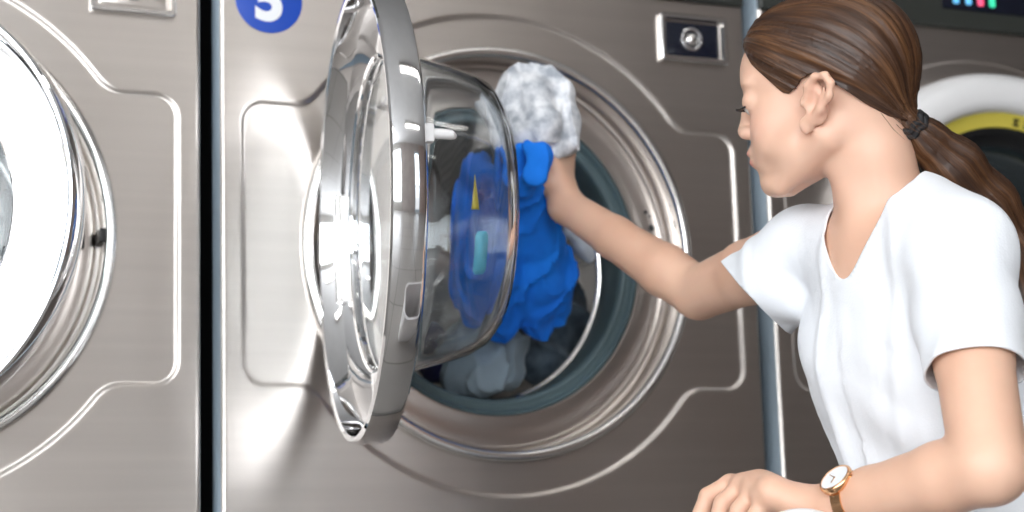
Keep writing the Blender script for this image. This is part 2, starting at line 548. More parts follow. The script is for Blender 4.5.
def door_parts(xf, parent, label_parts=True):
    """door in closed pose: disc centre at the local origin, outside facing -Y; xf opens it"""
    xf = xf @ Matrix.Diagonal((1, 1.18, 1, 1))
    rim = lathe('door', [(.2005, .0345), (.225, .036), (.262, .037), (.276, .036), (.2835, .033), (.285, .030), (.2852, .006), (.2842, .002), (.2815, .0), (.2775, .0),
                         (.275, .0018), (.2745, .006), (.2715, .022), (.268, .0265)], MAT['chrome'], parent, xf, ang=28, n=180)
    lathe('mirror_ring', [(.2685, .0250), (.267, .0245), (.262, .0243), (.23, .0246), (.203, .0250), (.198, .0246), (.1950, .0262), (.1935, .0285), (.1935, .034)], MAT['chrome'], rim, xf, ang=28, n=160)
    lathe('door_pane', [(0, .0275), (.06, .0278), (.12, .029), (.1932, .031), (.1932, .0335), (.12, .032), (.06, .0308), (0, .0305)], MAT['pane'], rim, xf, n=96)
    # moulded glass bowl, 5 mm wall
    BW = lambda L: [(r_, .0375 + (y_ - .0375) * 1.12) for r_, y_ in L]
    lathe('glass_bowl', BW([(.206, .0375), (.2065, .043), (.201, .0485), (.197, .06), (.188, .088), (.179, .112), (.168, .128), (.150, .1385), (.12, .143), (.06, .145), (0, .1455),
                         (0, .140), (.06, .1395), (.118, .1375), (.147, .133), (.163, .1235), (.1735, .109), (.1825, .086), (.1915, .058), (.195, .046), (.1955, .0375)]),
          MAT['glass'], rim, xf, ang=60, n=144, close=True)
    lathe('bowl_seal', [(.2085, .0365), (.2145, .0365), (.2145, .042), (.210, .0435), (.2085, .041)], MAT['rubber_dark'], rim, xf, n=96, close=True)
    # hinge leaf at the side away from the free edge, striker on the free edge
    box('hinge', (-.292, .018, -.075), (-.252, .0375, .075), MAT['bright'], rim, .003, xf=xf)
    bm = bmesh.new()
    bm_box(bm, (.252, .0365, .030), (.266, .045, .052), xf, .003)
    bm_tube(bm, [xf @ Vector(q) for q in ((.259, .043, .041), (.259, .052, .041), (.256, .062, .041), (.250, .066, .041))], [.006, .006, .006, .004], 14)
    obj_bm('door_striker', bm, MAT['white_plastic'], rim)
    return rim

def surround(parent, cx=CX):
    X = Matrix.Translation((cx, 0, ZC))
    r = lathe('door_ring', [(.3045, .007), (.3040, -.002), (.3015, -.0075), (.2975, -.0095), (.292, -.0095), (.2885, -.007), (.287, -.002), (.2865, .010), (.2865, .044)],
              MAT['bright'], parent, X, ang=60, n=200)
    a = lathe('door_surround', [(.2865, .043), (.2835, .044), (.2815, .041), (.2785, .0375), (.275, .0365), (.262, .0385), (.242, .0395), (.2375, .038), (.2345, .0385), (.2335, .043), (.2335, .050)],
              MAT['steel_ring'], parent, X, ang=40, n=200)
    for (dx, dz, rr) in ((.259, .052, .0055), (.250, .076, .003), (.256, .070, .002)):
        lathe('bolt_hole', [(0, .0372), (rr * .8, .0372), (rr, .0385)], MAT['black'], a, Matrix.Translation((cx + dx, -.0005, ZC + dz)), n=20)
    lathe('gasket', [(.2345, .046), (.233, .041), (.2295, .0395), (.2265, .042), (.2245, .049), (.2205, .050), (.217, .047), (.213, .0465), (.210, .050), (.2085, .058), (.2105, .074), (.2085, .088),
                     (.211, .102), (.209, .118), (.216, .124)], MAT['rubber'], parent, X, ang=60, n=160)
    d = lathe('drum', [(.212, .1225), (.2085, .1235), (.2065, .1265), (.2075, .1295), (.213, .1315), (.235, .140), (.262, .150), (.266, .160), (.266, .60), (.255, .61), (0, .615)],
              MAT['drum'], parent, X, ang=40, n=128)
    lathe('drum_lip', [(.2105, .1215), (.2065, .1225), (.2045, .1255), (.2065, .1285), (.2105, .1295)], MAT['bright'], d, X, n=128, close=True)
    for k in range(3):
        t = math.radians(40 + 120 * k)
        bm = bmesh.new()
        pr = [(-.035, 0), (-.02, .04), (-.008, .055), (.008, .055), (.02, .04), (.035, 0)]
        T = Matrix.Translation((cx, 0, ZC)) @ Matrix.Rotation(-t, 4, 'Y') @ Matrix.Translation((.268, 0, 0))
        ra = [bm.verts.new(T @ Vector((-q[1], .17, q[0]))) for q in pr]; rb = [bm.verts.new(T @ Vector((-q[1], .59, q[0]))) for q in pr]
        for i in range(5): bm.faces.new((ra[i], ra[i + 1], rb[i + 1], rb[i]))
        bm.faces.new(ra); bm.faces.new(list(reversed(rb)))
        obj_bm('drum_paddle', bm, MAT['steel'], d)
    return r

PANEL_ME = None
def machine(label, ring=True):
    """built at x 0..W; the whole machine is moved by its empty afterwards"""
    global PANEL_ME
    root = empty('washing_machine', (CX, .42, 0), label, 'washing machine', 'front-loading washing machines in the row')
    p = root
    bm = bmesh.new()                                                  # body behind the sheet front, a flange 45 mm deep on the front
    bm_box(bm, (.0, .004, .045), (.003, .048, 1.62)); bm_box(bm, (W - .003, .004, .045), (W, .048, 1.62))
    bm_box(bm, (.0, .046, .045), (.022, .050, 1.62)); bm_box(bm, (W - .022, .046, .045), (W, .050, 1.62))
    obj_bm('front_flange', bm, MAT['galv'], p)
    bm = bmesh.new()
    for lo, hi in (((.020, .050, .05), (.024, .86, 1.60)), ((W - .024, .050, .05), (W - .020, .86, 1.60)), ((.02, .855, .05), (W - .02, .86, 1.60)),
                   ((.02, .05, 1.597), (W - .02, .86, 1.60)), ((.02, .05, .05), (W - .02, .86, .054))):
        bm_box(bm, lo, hi)
    obj_bm('cabinet', bm, MAT['gap_shade'], p)
    if PANEL_ME is None: PANEL_ME = panel_mesh()
    o = link('front_panel', PANEL_ME, MAT['steel'], p)
    box('kick_plate', (.01, .03, .0), (W - .01, .80, .05), MAT['black'], p, .002)
    bm = bmesh.new()
    bm_frame(bm, [(W / 2 - .001, .186, .004, .045), (W / 2 - .001, .186, .004, -.004), (W / 2 - .004, .183, .004, -.007)], CX, ZC + TOPZ + .1865)
    c = obj_bm('control_panel', bm, MAT['panel'], p, 30)
    box('display', (CX - .07, -.010, ZC + .434), (CX + .15, -.0065, ZC + .56), MAT['display'], c, .002)
    return root

# centre machine, number five, its door swung wide open
m5 = machine('steel washer with the blue number sticker, open glass door and clothes in its drum')
surround(m5)
coin_slot(m5)
X = Matrix.Translation((.069, 0, ZC + .343))
st = lathe('number_sticker', [(0, -.0012), (.0465, -.0012), (.048, -.0008), (.048, .0004)], MAT['blue'], m5, X, n=72)
cu = bpy.data.curves.new('digit', 'FONT'); cu.body = '5'; cu.size = .082; cu.align_x = 'CENTER'; cu.offset = .0035; cu.extrude = .0003
tmp = bpy.data.objects.new('digit_tmp', cu); COL.objects.link(tmp)
bpy.context.view_layer.update()
me = bpy.data.meshes.new_from_object(tmp.evaluated_get(bpy.context.evaluated_depsgraph_get()))
bpy.data.objects.remove(tmp)
zs_ = [v.co.y for v in me.vertices]; mid = (min(zs_) + max(zs_)) / 2
me.transform(Matrix.Translation((.069, -.0016, ZC + .343)) @ Matrix.Rotation(PI / 2, 4, 'X') @ Matrix.Translation((0, -mid, 0)))
me.materials.clear()
link('digit', me, MAT['white_vinyl'], st, smooth=False)
box('paper_label', (.012, .0025, ZC - .405), (.068, .0045, ZC - .3605), MAT['white_vinyl'], m5, .0004)
OPEN = Matrix.Translation((.098, -.266, ZC - .009)) @ Matrix.Rotation(math.radians(-98.6), 4, 'Z')
d5 = door_parts(OPEN, m5)
# cyan care label and tapering yellow patch on the inside of the bowl
def patch(name, px0, px1, depth_r, mat, par, ang0, ang1, y0, y1, taper=False):
    """small patch lying on the conical wall of the bowl (angles in degrees round the bowl axis)"""
    bm = bmesh.new(); n = 10; rows = []
    for i in range(n + 1):
        a = math.radians(ang0 + (ang1 - ang0) * i / n)
        w_ = (1 if not taper else max(.08, 1 - i / n)); ym = (y0 + y1) / 2; hw = (y1 - y0) / 2 * w_ * (1 if taper or 0 < i < n else .6)
        rows.append([bm.verts.new(OPEN @ Vector((depth_r(y) * math.cos(a), y, depth_r(y) * math.sin(a)))) for y in (ym - hw, ym + hw)])
    for i in range(n): bm.faces.new((rows[i][0], rows[i][1], rows[i + 1][1], rows[i + 1][0]))
    o = obj_bm(name, bm, mat, par)
    md = o.modifiers.new('thickness', 'SOLIDIFY'); md.thickness = .0006
    return o
rb = lambda y: .1915 + (y - .0666) * (.1735 - .1915) / (.139 - .0666) - .0012
patch('care_label', 0, 0, rb, MAT['cyan'], d5, -34, -17, .118, .134)
patch('yellow_patch', 0, 0, rb, MAT['yellow'], d5, -9, 4, .112, .122, True)

# left machine: same kind, door ajar
m_left = machine('steel washer at the left edge, its chrome door ajar')
n0 = len(COL.objects)
surround(m_left)
coin_slot(m_left)
AJ = Matrix.Translation((.858 - .727 + .2417, .0097 - .1455, ZC - .006)) @ Matrix.Rotation(math.radians(-30.5), 4, 'Z')
dl = door_parts(AJ, m_left)
box('latch', (CX + .2535, .028, ZC - .013), (CX + .266, .0385, ZC + .013), MAT['black'], m_left, .001)
box('latch_keeper', (CX + .281, -.002, ZC - .009), (CX + .288, .04, ZC + .009), MAT['black'], m_left, .001)
m_left.location.x -= PITCH

# right machine: white plastic porthole, closed
m_right = machine('steel washer behind the woman, with a closed white-rimmed door')
X = Matrix.Translation((CX + .012, 0, ZC))
wr = lathe('door', [(.325, .006), (.324, -.022), (.318, -.042), (.306, -.054), (.29, -.060), (.272, -.059), (.262, -.055), (.257, -.048), (.255, -.040)], MAT['white_plastic'], m_right, X, n=160)
lathe('instruction_band', [(.2555, -.0405), (.252, -.0385), (.232, -.0345), (.2315, -.030)], MAT['yellow'], wr, X, n=60, a0=math.radians(60), a1=math.radians(150))
lathe('inner_ring', [(.2555, -.040), (.2535, -.0365), (.233, -.032), (.226, -.030), (.220, -.022), (.212, -.012), (.205, -.010)], MAT['black'], wr, X, n=120)
lathe('porthole_glass', [(.206, -.0105), (.195, -.02), (.16, -.034), (.10, -.043), (0, -.047)], MAT['smoke'], wr, X, n=96)
for a_ in (118, 123, 127.5, 133, 84, 79, 74, 66):
    T = X @ Matrix.Rotation(-math.radians(a_), 4, 'Y') @ Matrix.Translation((.242, -.0377, 0)) @ Matrix.Rotation(math.radians(-12), 4, 'Z')
    bm = bmesh.new(); bm_box(bm, (-.006, -.0006, -.0055), (-.002, .0006, .0055), T); bm_box(bm, (.002, -.0006, -.0055), (.006, .0006, .0055), T); bm_box(bm, (-.0025, -.0006, -.001), (.0025, .0006, .002), T)
    obj_bm('band_print', bm, MAT['black'], wr)
coin_slot(m_right)
disp = [o for o in m_right.children if o.name.startswith('control_panel')][0]
for i, (x_, mt) in enumerate(((.366, 'led_blue'), (.391, 'led_blue'), (.415, 'led_pink'), (.439, 'led_green'))):
    box('indicator_light', (x_, -.0115, ZC + .4435), (x_ + .0105, -.0098, ZC + .462), MAT[mt], disp, .002)
m_right.location.x += PITCH

# ------------------------------------------------------------------ laundry
def cloth_obj(name, f, h, mat, label, cat='clothing', it=1, group=None, lo=None, hi=None):
    pos, q = surface_nets(f, h, lo=lo, hi=hi)
    pos = relax(pos, q, it)
    o = link(name, mesh_np(name, pos, np.array(flipfix(pos, q))), mat)
    return tag(o, label, cat, group)

def folds(s, amp, seed, vertical=0):
    def g(P):
        w = np.stack([P[..., 0] + .018 * vnoise(P, 16, seed + 3), P[..., 1] + .018 * vnoise(P, 15, seed + 9), P[..., 2] * (1 - vertical) + .025 * vnoise(P, 12, seed)], -1)
        n1 = vnoise(w, s, seed); n2 = vnoise(w[..., [1, 2, 0]], s * 1.8, seed + 5)
        r1 = 1 - np.minimum(np.abs(n1) * 4.0, 1.0); r2 = 1 - np.minimum(np.abs(n2) * 4.0, 1.0)
        return amp * (1.5 * r1 ** 1.3 + .7 * r2 ** 1.3 - .8) + amp * .5 * n1
    return g

# pale patterned bundle held up in her hand
f = Field()
f.chain([atY(507, 105, -.18), atY(520, 88, -.18), atY(545, 86, -.18), atY(562, 94, -.18)], [.016, .026, .028, .022], .012)
f.chain([atY(560, 95, -.20), atY(564, 122, -.20), atY(560, 147, -.205), atY(550, 157, -.215)], [.020, .024, .020, .008], .012)
f.chain([atY(512, 105, -.18), atY(522, 130, -.20), atY(537, 140, -.21)], [.020, .024, .022], .012)
f.chain([atY(535, 95, -.20), atY(545, 125, -.22)], [.030, .028], .015)
f.chain([atY(500, 105, -.15), atY(506, 135, -.16)], [.014, .012], .012)
f.disp = folds(44, .0060, 2.0, .5)
cloth_obj('patterned_blouse', f, .0032, MAT['white_cloth'], 'crumpled white and grey patterned garment held up in her raised hand')

# blue jersey shirt hanging from the fist down into the opening
f = Field()
f.chain([atY(526, 145, -.24), atY(538, 156, -.245), atY(532, 176, -.24), atY(524, 190, -.20)], [.010, .016, .015, .018], .01)
f.chain([atY(520, 148, -.22), atY(518, 190, -.18)], [.014, .018], .01)
for pts, rr in (([(520, 175, -.18), (508, 220, -.11), (495, 270, -.05), (502, 318, .02)], [.022, .032, .038, .030]),
                ([(528, 185, -.18), (535, 230, -.10), (540, 280, -.04), (536, 324, .02)], [.022, .034, .038, .024]),
                ([(540, 205, -.12), (552, 240, -.07), (558, 275, -.03), (556, 310, .03)], [.016, .024, .027, .024]),
                ([(512, 185, -.15), (488, 170, -.05), (476, 205, -.01), (472, 280, .03)], [.016, .026, .027, .026]),
                ([(480, 215, -.03), (480, 290, .01), (500, 315, .04)], [.03, .034, .03])):
    f.chain([atY(*p) for p in pts], rr, .014)
f.disp = folds(40, .0062, 5.0, .75)
cloth_obj('blue_shirt', f, .0036, MAT['blue_cloth'], 'bright blue shirt hanging from her fist into the washer opening')

def lump(name, pts, rads, mat, label, seed, amp=.006, s=30, h=.005, k=.04, group=None):
    f = Field(); f.chain(pts, rads, k); f.disp = folds(s, amp, seed)
    return cloth_obj(name, f, h, mat, label, 'clothing', group=group)
gf = Field()
gf.chain([atY(480, 368, .085), atY(490, 350, .10), atY(506, 348, .12)], [.036, .036, .034], .03)
gf.chain([atY(470, 378, .10), atY(505, 374, .12)], [.03, .034], .04)
gf.chain([atY(455, 378, .13), atY(470, 350, .15)], [.03, .028], .04)
gf.disp = folds(30, .0085, 8.0)
cloth_obj('grey_towel', gf, .004, MAT['grey_cloth'], 'grey blue towel slumped over the lower lip of the drum')
lump('dark_jeans', [atY(540, 362, .20), atY(556, 330, .23), atY(560, 300, .26)], [.040, .045, .04], MAT['denim'], 'dark denim trousers bunched inside the drum beside the grey towel', 11.0, .007, 30)
lump('navy_top', [atY(442, 362, .16), atY(430, 350, .20)], [.032, .035], MAT['navy_cloth'], 'navy garment low in the drum, left of the grey towel', 13.0)
lump('pale_cloth', [atY(572, 232, .02), atY(582, 246, .03), atY(589, 256, .035)], [.012, .014, .010], MAT['light_cloth'], 'small pale blue cloth end hanging beside the blue shirt', 15.0, .002, 60, .003, .01)

# ------------------------------------------------------------------ the woman
person = empty('person', tuple((lambda q: (q[0], q[1], 0))(at(930, 500, 1.9))), 'woman in a white T-shirt with a brown ponytail, reaching into the open washer', 'person')
al, be = math.radians(25), math.radians(9)
_h = -CR * math.cos(al) + CF * math.sin(al)
HF = _h * math.cos(be) - CU * math.sin(be)          # facing
HU = _h * math.sin(be) + CU * math.cos(be)          # crown
HL = np.cross(HU, HF)                               # her left, towards us
HO = at(818, 104, 1.905) - HL * .072
HR = np.stack([HF, HL, HU])                         # rows: local axes
def H(f, l, u): return HO + HF * f + HL * l + HU * u
def rotd(axis_cols): return np.array(axis_cols)

body = Field()
# skull and face
body.el(H(-.012, 0, .043), (.084, .067, .080), HR, .012)
body.el(H(.047, 0, .048), (.052, .056, .054), HR, .014)
body.el(H(.045, 0, .002), (.044, .056, .058), HR, .014)
for s in (-1, 1):
    body.el(H(.063, .036 * s, -.015), (.024, .022, .032), HR, .016)
    body.rc(H(.004, .048 * s, -.032), H(.068, .016 * s, -.072), .017, .012, .016)
    body.el(H(.080, .028 * s, .041), (.009, .020, .006), HR, .012)           # brow ridge
body.el(H(.038, 0, -.036), (.044, .046, .036), HR, .014)
body.el(H(.0790, 0, -.036), (.0185, .036, .029), HR, .016)
body.el(H(.080, 0, -.069), (.015, .017, .014), HR, .014)
for s in (-1, 1): body.el(H(.104, .031 * s, .021), (.016, .017, .011), HR, .014, -1)
for s in (-1, 1): body.el(H(.0790, .031 * s, .021), (.0145, .0165, .0135), HR, .006)   # lids over the eyes
body.chain([H(.092, 0, .034), H(.096, 0, .014), H(.1045, 0, -.005)], [.006, .0072, .0088], .009)
for s in (-1, 1): body.el(H(.099, .0115 * s, -.009), (.010, .0075, .0075), HR, .006)
body.el(H(.0962, 0, -.0325), (.0070, .026, .0050), HR, .009)
body.el(H(.0950, 0, -.0425), (.0068, .023, .0058), HR, .007)
body.el(H(.1035, 0, -.0374), (.009, .029, .0010), HR, .003, -1)
for s in (-1, 1): body.el(H(.104, .0065 * s, -.0155), (.004, .003, .003), HR, .003, -1)
# ears: plate, rim, lobe, bowl
EF, EU, EL = HF, HU, HL
for s in (-1, 1):
    tiltb = math.radians(-24)
    def E_(a, b, o=0): # a back, b up from ear centre
        aa = a * math.cos(tiltb) - b * math.sin(tiltb); bb = a * math.sin(tiltb) + b * math.cos(tiltb)
        return H(.009 - aa * 1.2, s * (.067 + o + aa * .45), .004 + bb)
    n0 = len(body.pr)
    body.el(E_(.006, .000, .001), (.013, .006, .024), HR, .006)
    body.el(E_(.004, -.002, .010), (.0100, .0085, .0155), HR, .003, -1)
    body.chain([E_(-.003, .005, .004), E_(-.006, .016, .006), E_(-.001, .026, .007), E_(.009, .029, .008), E_(.017, .022, .008), E_(.019, .009, .008), E_(.014, -.006, .007), E_(.008, -.018, .005)],
               [.0024, .003, .0032, .0034, .0034, .0033, .0032, .003], .007)
    body.chain([E_(.011, .017, .006), E_(.012, .006, .006), E_(.008, -.008, .006)], [.0018, .0022, .0020], .005)
    body.el(E_(.003, -.024, .004), (.008, .0045, .010), HR, .006)
    body.el(E_(-.006, -.002, .005), (.004, .004, .006), HR, .003)
# neck and trunk
body.el(H(-.016, 0, -.022), (.042, .052, .042), HR, .025)
SR = at(806, 249, 2.07); SL = at(958, 257, 1.83)
MID = (SR + SL) / 2; PEL = at(972, 575, 1.98)
TU = (MID - PEL); TU /= np.linalg.norm(TU)
TL = (SL - SR); TL -= TU * (TL @ TU); TL /= np.linalg.norm(TL)
TF = np.cross(TL, TU)
TR = np.stack([TF, TL, TU])
def T(f, l, u): return MID + TF * f + TL * l + TU * u
body.chain([H(-.020, 0, -.005), H(-.030, 0, -.055), T(-.022, 0, .03)], [.044, .0435, .050], .012)
for s in (-1, 1):
    body.rc(H(-.004, .016 * s, -.045), T(.022, .016 * s, -.01), .014, .013, .02)
    body.rc(T(-.025, .02 * s, .016), T(-.01, .120 * s, .004), .040, .032, .02)
body.rc(SR, SL, .038, .038, .02)
body.el(T(-.005, 0, -.12), (.082, .120, .16), TR, .03)
body.el(T(.0, 0, -.28), (.076, .104, .15), TR, .03)
body.el(T(-.01, 0, -.42), (.09, .145, .12), TR, .03)
for s in (-1, 1): body.el(T(.036, .060 * s, -.120), (.034, .044, .044), TR, .03)
# right arm, reaching into the machine
ELR = at(699, 293, 2.29); WRR = at(566, 206, 2.445)
ARMR = [SR, SR * .5 + ELR * .5, ELR]
body.chain(ARMR, [.043, .0385, .0335], .008)
fd = WRR - ELR
body.chain([ELR, ELR + fd * .25, ELR + fd * .62, WRR], [.0320, .0335, .0280, .0235], .008)
PALM = at(557, 165, 2.42)
body.rc(WRR, at(562, 190, 2.455), .0225, .0215, .012)
for i, (px, py, dz) in enumerate(((549, 150, -.028), (555, 146, -.012), (562, 146, .005), (568, 151, .020))):
    k0 = at(px, py, 2.465 + dz)
    body.rc(at(562, 192, 2.455 + dz * .5), k0, .0150, .011, .010)
    body.chain([k0, at(px - 8, py - 20, 2.465 + dz), at(px - 22, py - 22, 2.46 + dz), at(px - 27, py - 8, 2.458 + dz)], [.0098, .009, .0082, .0075], .004)
body.chain([at(558, 194, 2.45), at(547, 182, 2.44), at(538, 166, 2.44), at(534, 150, 2.443)], [.013, .012, .0095, .008], .008)
# left arm, resting in front of her
ELL = at(990, 467, 1.69); WRL = at(815, 510, 1.84)
body.chain([SL, SL * .5 + ELL * .5, ELL], [.043, .038, .0355], .008)
fd = WRL - ELL
body.chain([ELL, ELL + fd * .25, ELL + fd * .65, WRL], [.0350, .0350, .0285, .0235], .008)
KN = [(730, 484, 1.925), (742, 486, 1.90), (754.5, 491, 1.875), (766, 498, 1.853)]
for i, (px, py, dz) in enumerate(KN):
    k0 = at(px, py, dz)
    w0 = at(812, 508, 1.845 + (1.5 - i) * .007)
    w1 = at(766 + (1.5 - i) * -4, 486 + i * 2.5, 1.868 + (1.5 - i) * .014)
    body.chain([w0, w1, k0], [.0165, .0140, .0108], .012)
FN = [((708, 496), (697, 522), (694, 540)), ((723, 503), (714, 530), (711, 548)), ((739, 510), (732, 537), (730, 552)), ((755, 516), (750, 538), (749, 552))]
for (px, py, dz), fn, rr in zip(KN, FN, (.0088, .0090, .0086, .0078)):
    pts = [at(px, py, dz)] + [at(fx, fy, dz - .004 * (j + 1)) for j, (fx, fy) in enumerate(fn)]
    body.chain(pts, [.0105, rr + .0005, rr, rr * .85], .0035)
body.chain([at(800, 506, 1.87), at(772, 508, 1.905), at(748, 522, 1.925), at(735, 540, 1.93)], [.015, .013, .010, .008], .008)
# legs: crouching on a low footing, knees ahead (outside the photograph)
hipL, hipR = T(.0, .085, -.45), T(.0, -.085, -.45)
def gr(v, z): return np.array([v[0], v[1], z])

pos, q = surface_nets(body, .0024, hi=np.array([9, 9, 9.]), lo=np.array([-9, -9, .33]))
pos = relax(pos, q, 2)
fc = flipfix(pos, q)
me = mesh_np('skin_body', pos, np.array(fc))
# lips, cheeks, nails in a colour layer
vl = np.empty(len(me.vertices) * 3); me.vertices.foreach_get('co', vl); vl = vl.reshape(-1, 3)
loc = (vl - HO) @ HR.T
dl_ = np.minimum(((loc - [.098, 0, -.0325]) ** 2 / [.012 ** 2, .028 ** 2, .0055 ** 2]).sum(1), ((loc - [.096, 0, -.0425]) ** 2 / [.012 ** 2, .025 ** 2, .0065 ** 2]).sum(1))
red = np.clip((1.25 - dl_) * 2.2, 0, 1) * .85
for s in (-1, 1):
    ch = ((loc - [.079, .045 * s, -.008]) ** 2 / [.028 ** 2, .03 ** 2, .024 ** 2]).sum(1)
    red = np.maximum(red, np.clip(1 - ch, 0, 1) * .16)
earm = ((loc - [-.012, .075, .004]) ** 2 / [.024 ** 2, .012 ** 2, .036 ** 2]).sum(1)
red = np.maximum(red, np.clip(1.2 - earm, 0, 1) * .14)
nail = np.zeros(len(vl))
col = me.color_attributes.new('blush', 'FLOAT_COLOR', 'POINT')
face = np.exp(-((loc / [.12, .1, .12]) ** 2).sum(1))
arr = np.stack([red, np.clip(face * 1.2, 0, 1) * .5, nail, np.ones(len(vl))], 1).astype(np.float32)
col.data.foreach_set('color', arr.reshape(-1))
bodyo = link('body', me, MAT['skin'], person)

# eyes under the lids, lashes and brows
for s in (-1, 1):
    bm = bmesh.new(); bmesh.ops.create_uvsphere(bm, u_segments=24, v_segments=14, radius=.0135, matrix=Matrix.Translation(H(.0800, .031 * s, .0190)))
    obj_bm('eye', bm, plain('eye_white', (.75, .72, .70), .2) if s < 0 else bpy.data.materials['eye_white'], person)
    bm = bmesh.new()
    for i in range(9):
        t = -1 + 2 * i / 8
        a = H(.0925 - .004 * t * t, (.031 + .013 * t) * s, .0155)
        b = H(.1005 - .004 * t * t, (.031 + .0185 * t) * s, .0145)
        bm_tube(bm, [a, (Vector(a) + Vector(b)) / 2 + Vector(HU) * -.001, b], [.0010, .0008, .0003], 6)
    bm_tube(bm, [H(.0925 - .005 * (t / 5) ** 2, (.031 + .014 * t / 5) * s, .0157) for t in range(-5, 6)], .0012, 6)
    obj_bm('eyelashes', bm, MAT['black'], person)
    bm = bmesh.new()
    bm_tube(bm, [H(.0935 - .022 * (t / 8) ** 2, (.010 + .038 * t / 8) * s, .042 + .004 * math.sin(t / 8 * 2.4)) for t in range(0, 9)], [.0012, .002, .0022, .0022, .002, .0018, .0015, .001, .0006], 8)
    obj_bm('eyebrow', bm, plain('brow_brown', (.05, .025, .015), .8) if s < 0 else bpy.data.materials['brow_brown'], person)

# ---- shirt
sh = Field()
sh.rc(T(-.028, 0, .032), T(-.015, 0, -.02), .052, .056, .02)
for s in (-1, 1):
    sh.rc(T(-.028, .02 * s, .018), T(-.01, .125 * s, .003), .046, .038, .02)
sh.rc(SR, SL, .043, .043, .02)
sh.rc(T(-.030, .05, .022), T(-.012, .125, .004), .046, .042, .03)
sh.el(T(-.016, 0, -.13), (.090, .128, .18), TR, .03)
sh.el(T(.004, 0, -.30), (.090, .120, .18), TR, .04)
sh.el(T(-.01, 0, -.46), (.104, .155, .15), TR, .04)
for s in (-1, 1): sh.el(T(.033, .060 * s, -.125), (.038, .050, .058), TR, .06)
RS_END = at(752, 303, 2.15)
sh.chain([SR, at(795, 270, 2.09), RS_END, RS_END * 1.5 - at(795, 270, 2.09) * .5], [.047, .052, .051, .051], .02)
LS_END = at(975, 372, 1.755)
sh.chain([SL, SL * .45 + LS_END * .55, LS_END, LS_END * 1.4 - SL * .4], [.049, .046, .0415, .0415], .02)
_dirR = (RS_END - SR) / np.linalg.norm(RS_END - SR)
def sh_disp(P):
    q = (P - MID) @ TR.T
    f_, l_, u_ = q[..., 0], q[..., 1], q[..., 2]
    v = .0022 * vnoise(P, 22, 1.0) + .0045 * (1 - np.minimum(np.abs(vnoise(np.stack([P[..., 0], P[..., 1], P[..., 2] * .35], -1), 26, 7.0)) * 3.5, 1)) ** 1.5
    # long soft folds falling from the shoulders to the waist
    fold = 1 - np.abs(np.sin(30 * (l_ + .25 * u_ * np.sign(l_) * .3) + 1.2 * vnoise(P, 9, 4.0)))
    v = v + .0075 * fold ** 2 * np.clip(-u_ * 5, 0, 1)
    # diagonal pulls from the armpits
    d2 = np.sin(52 * (u_ * .8 + l_ * .55) + 1.8 * vnoise(P, 8, 9.0))
    v = v + .0060 * np.clip(d2, -.3, 1) * np.exp(-((l_ - .09) / .07) ** 2) * np.exp(-((u_ + .12) / .10) ** 2)
    v = v + .0060 * np.clip(d2, -.3, 1) * np.exp(-((l_ + .12) / .07) ** 2) * np.exp(-((u_ + .07) / .10) ** 2)
    # hanging belly of the shirt
    return v
sh.disp = sh_disp
pos, q = surface_nets(sh, .0042, lo=np.array([-9, -9, .28]))
pos = relax(pos, q, 2)
fcs = np.array(flipfix(pos, q))
# neckline
NA = T(.065, .010, .030); NB = T(-.074, .012, .056)
nc = (NA + NB) / 2; na = (NA - NB); nh = np.linalg.norm(na) / 2; na /= 2 * nh
nn = np.cross(na, TL); nn /= np.linalg.norm(nn)
if nn @ TU < 0: nn = -nn
nl = np.cross(nn, na)
def neck(P):
    d = P - nc; a = d @ na; b = d @ nl; c = d @ nn
    wv = np.interp(a / nh, [-1, -.3, .3, 1], [.054, .060, .054, .046])
    g = np.sqrt((a / nh) ** 2 + (b / wv) ** 2) - 1
    return np.maximum(g * .06, -(c + .10))
pl = []
A_, B_ = at(721, 262, 2.15), at(800, 343, 2.15)
nR = np.cross(B_ - A_, CF * 1.0 + CR * .15); nR /= np.linalg.norm(nR)
if nR @ _dirR < 0: nR = -nR
dL = (LS_END - SL) / np.linalg.norm(LS_END - SL)
nL = dL * .93 + CU * 0 ; nL /= np.linalg.norm(nL)
def sleeves(P):
    gR = -((P - A_) @ nR); gR = np.maximum(gR, (np.linalg.norm(np.cross(P - SR, _dirR), axis=-1) - .078)); gR = np.maximum(gR, .05 - (P - SR) @ _dirR)
    gL = -((P - LS_END) @ nL); gL = np.maximum(gL, np.linalg.norm(np.cross(P - SL, dL), axis=-1) - .07); gL = np.maximum(gL, .05 - (P - SL) @ dL)
    return np.minimum(gR, gL)
def hem(P): return P[..., 2] - .30
for fn in (neck, sleeves, hem):
    pos, fcs = clip_poly(pos, fcs if isinstance(fcs, np.ndarray) else fcs, fn) if isinstance(fcs, np.ndarray) else clip_list(pos, fcs, fn)
o = link('shirt', mesh_np('shirt', pos, fcs), MAT['shirt'], person)
md = o.modifiers.new('thickness', 'SOLIDIFY'); md.thickness = .0022; md.offset = 1

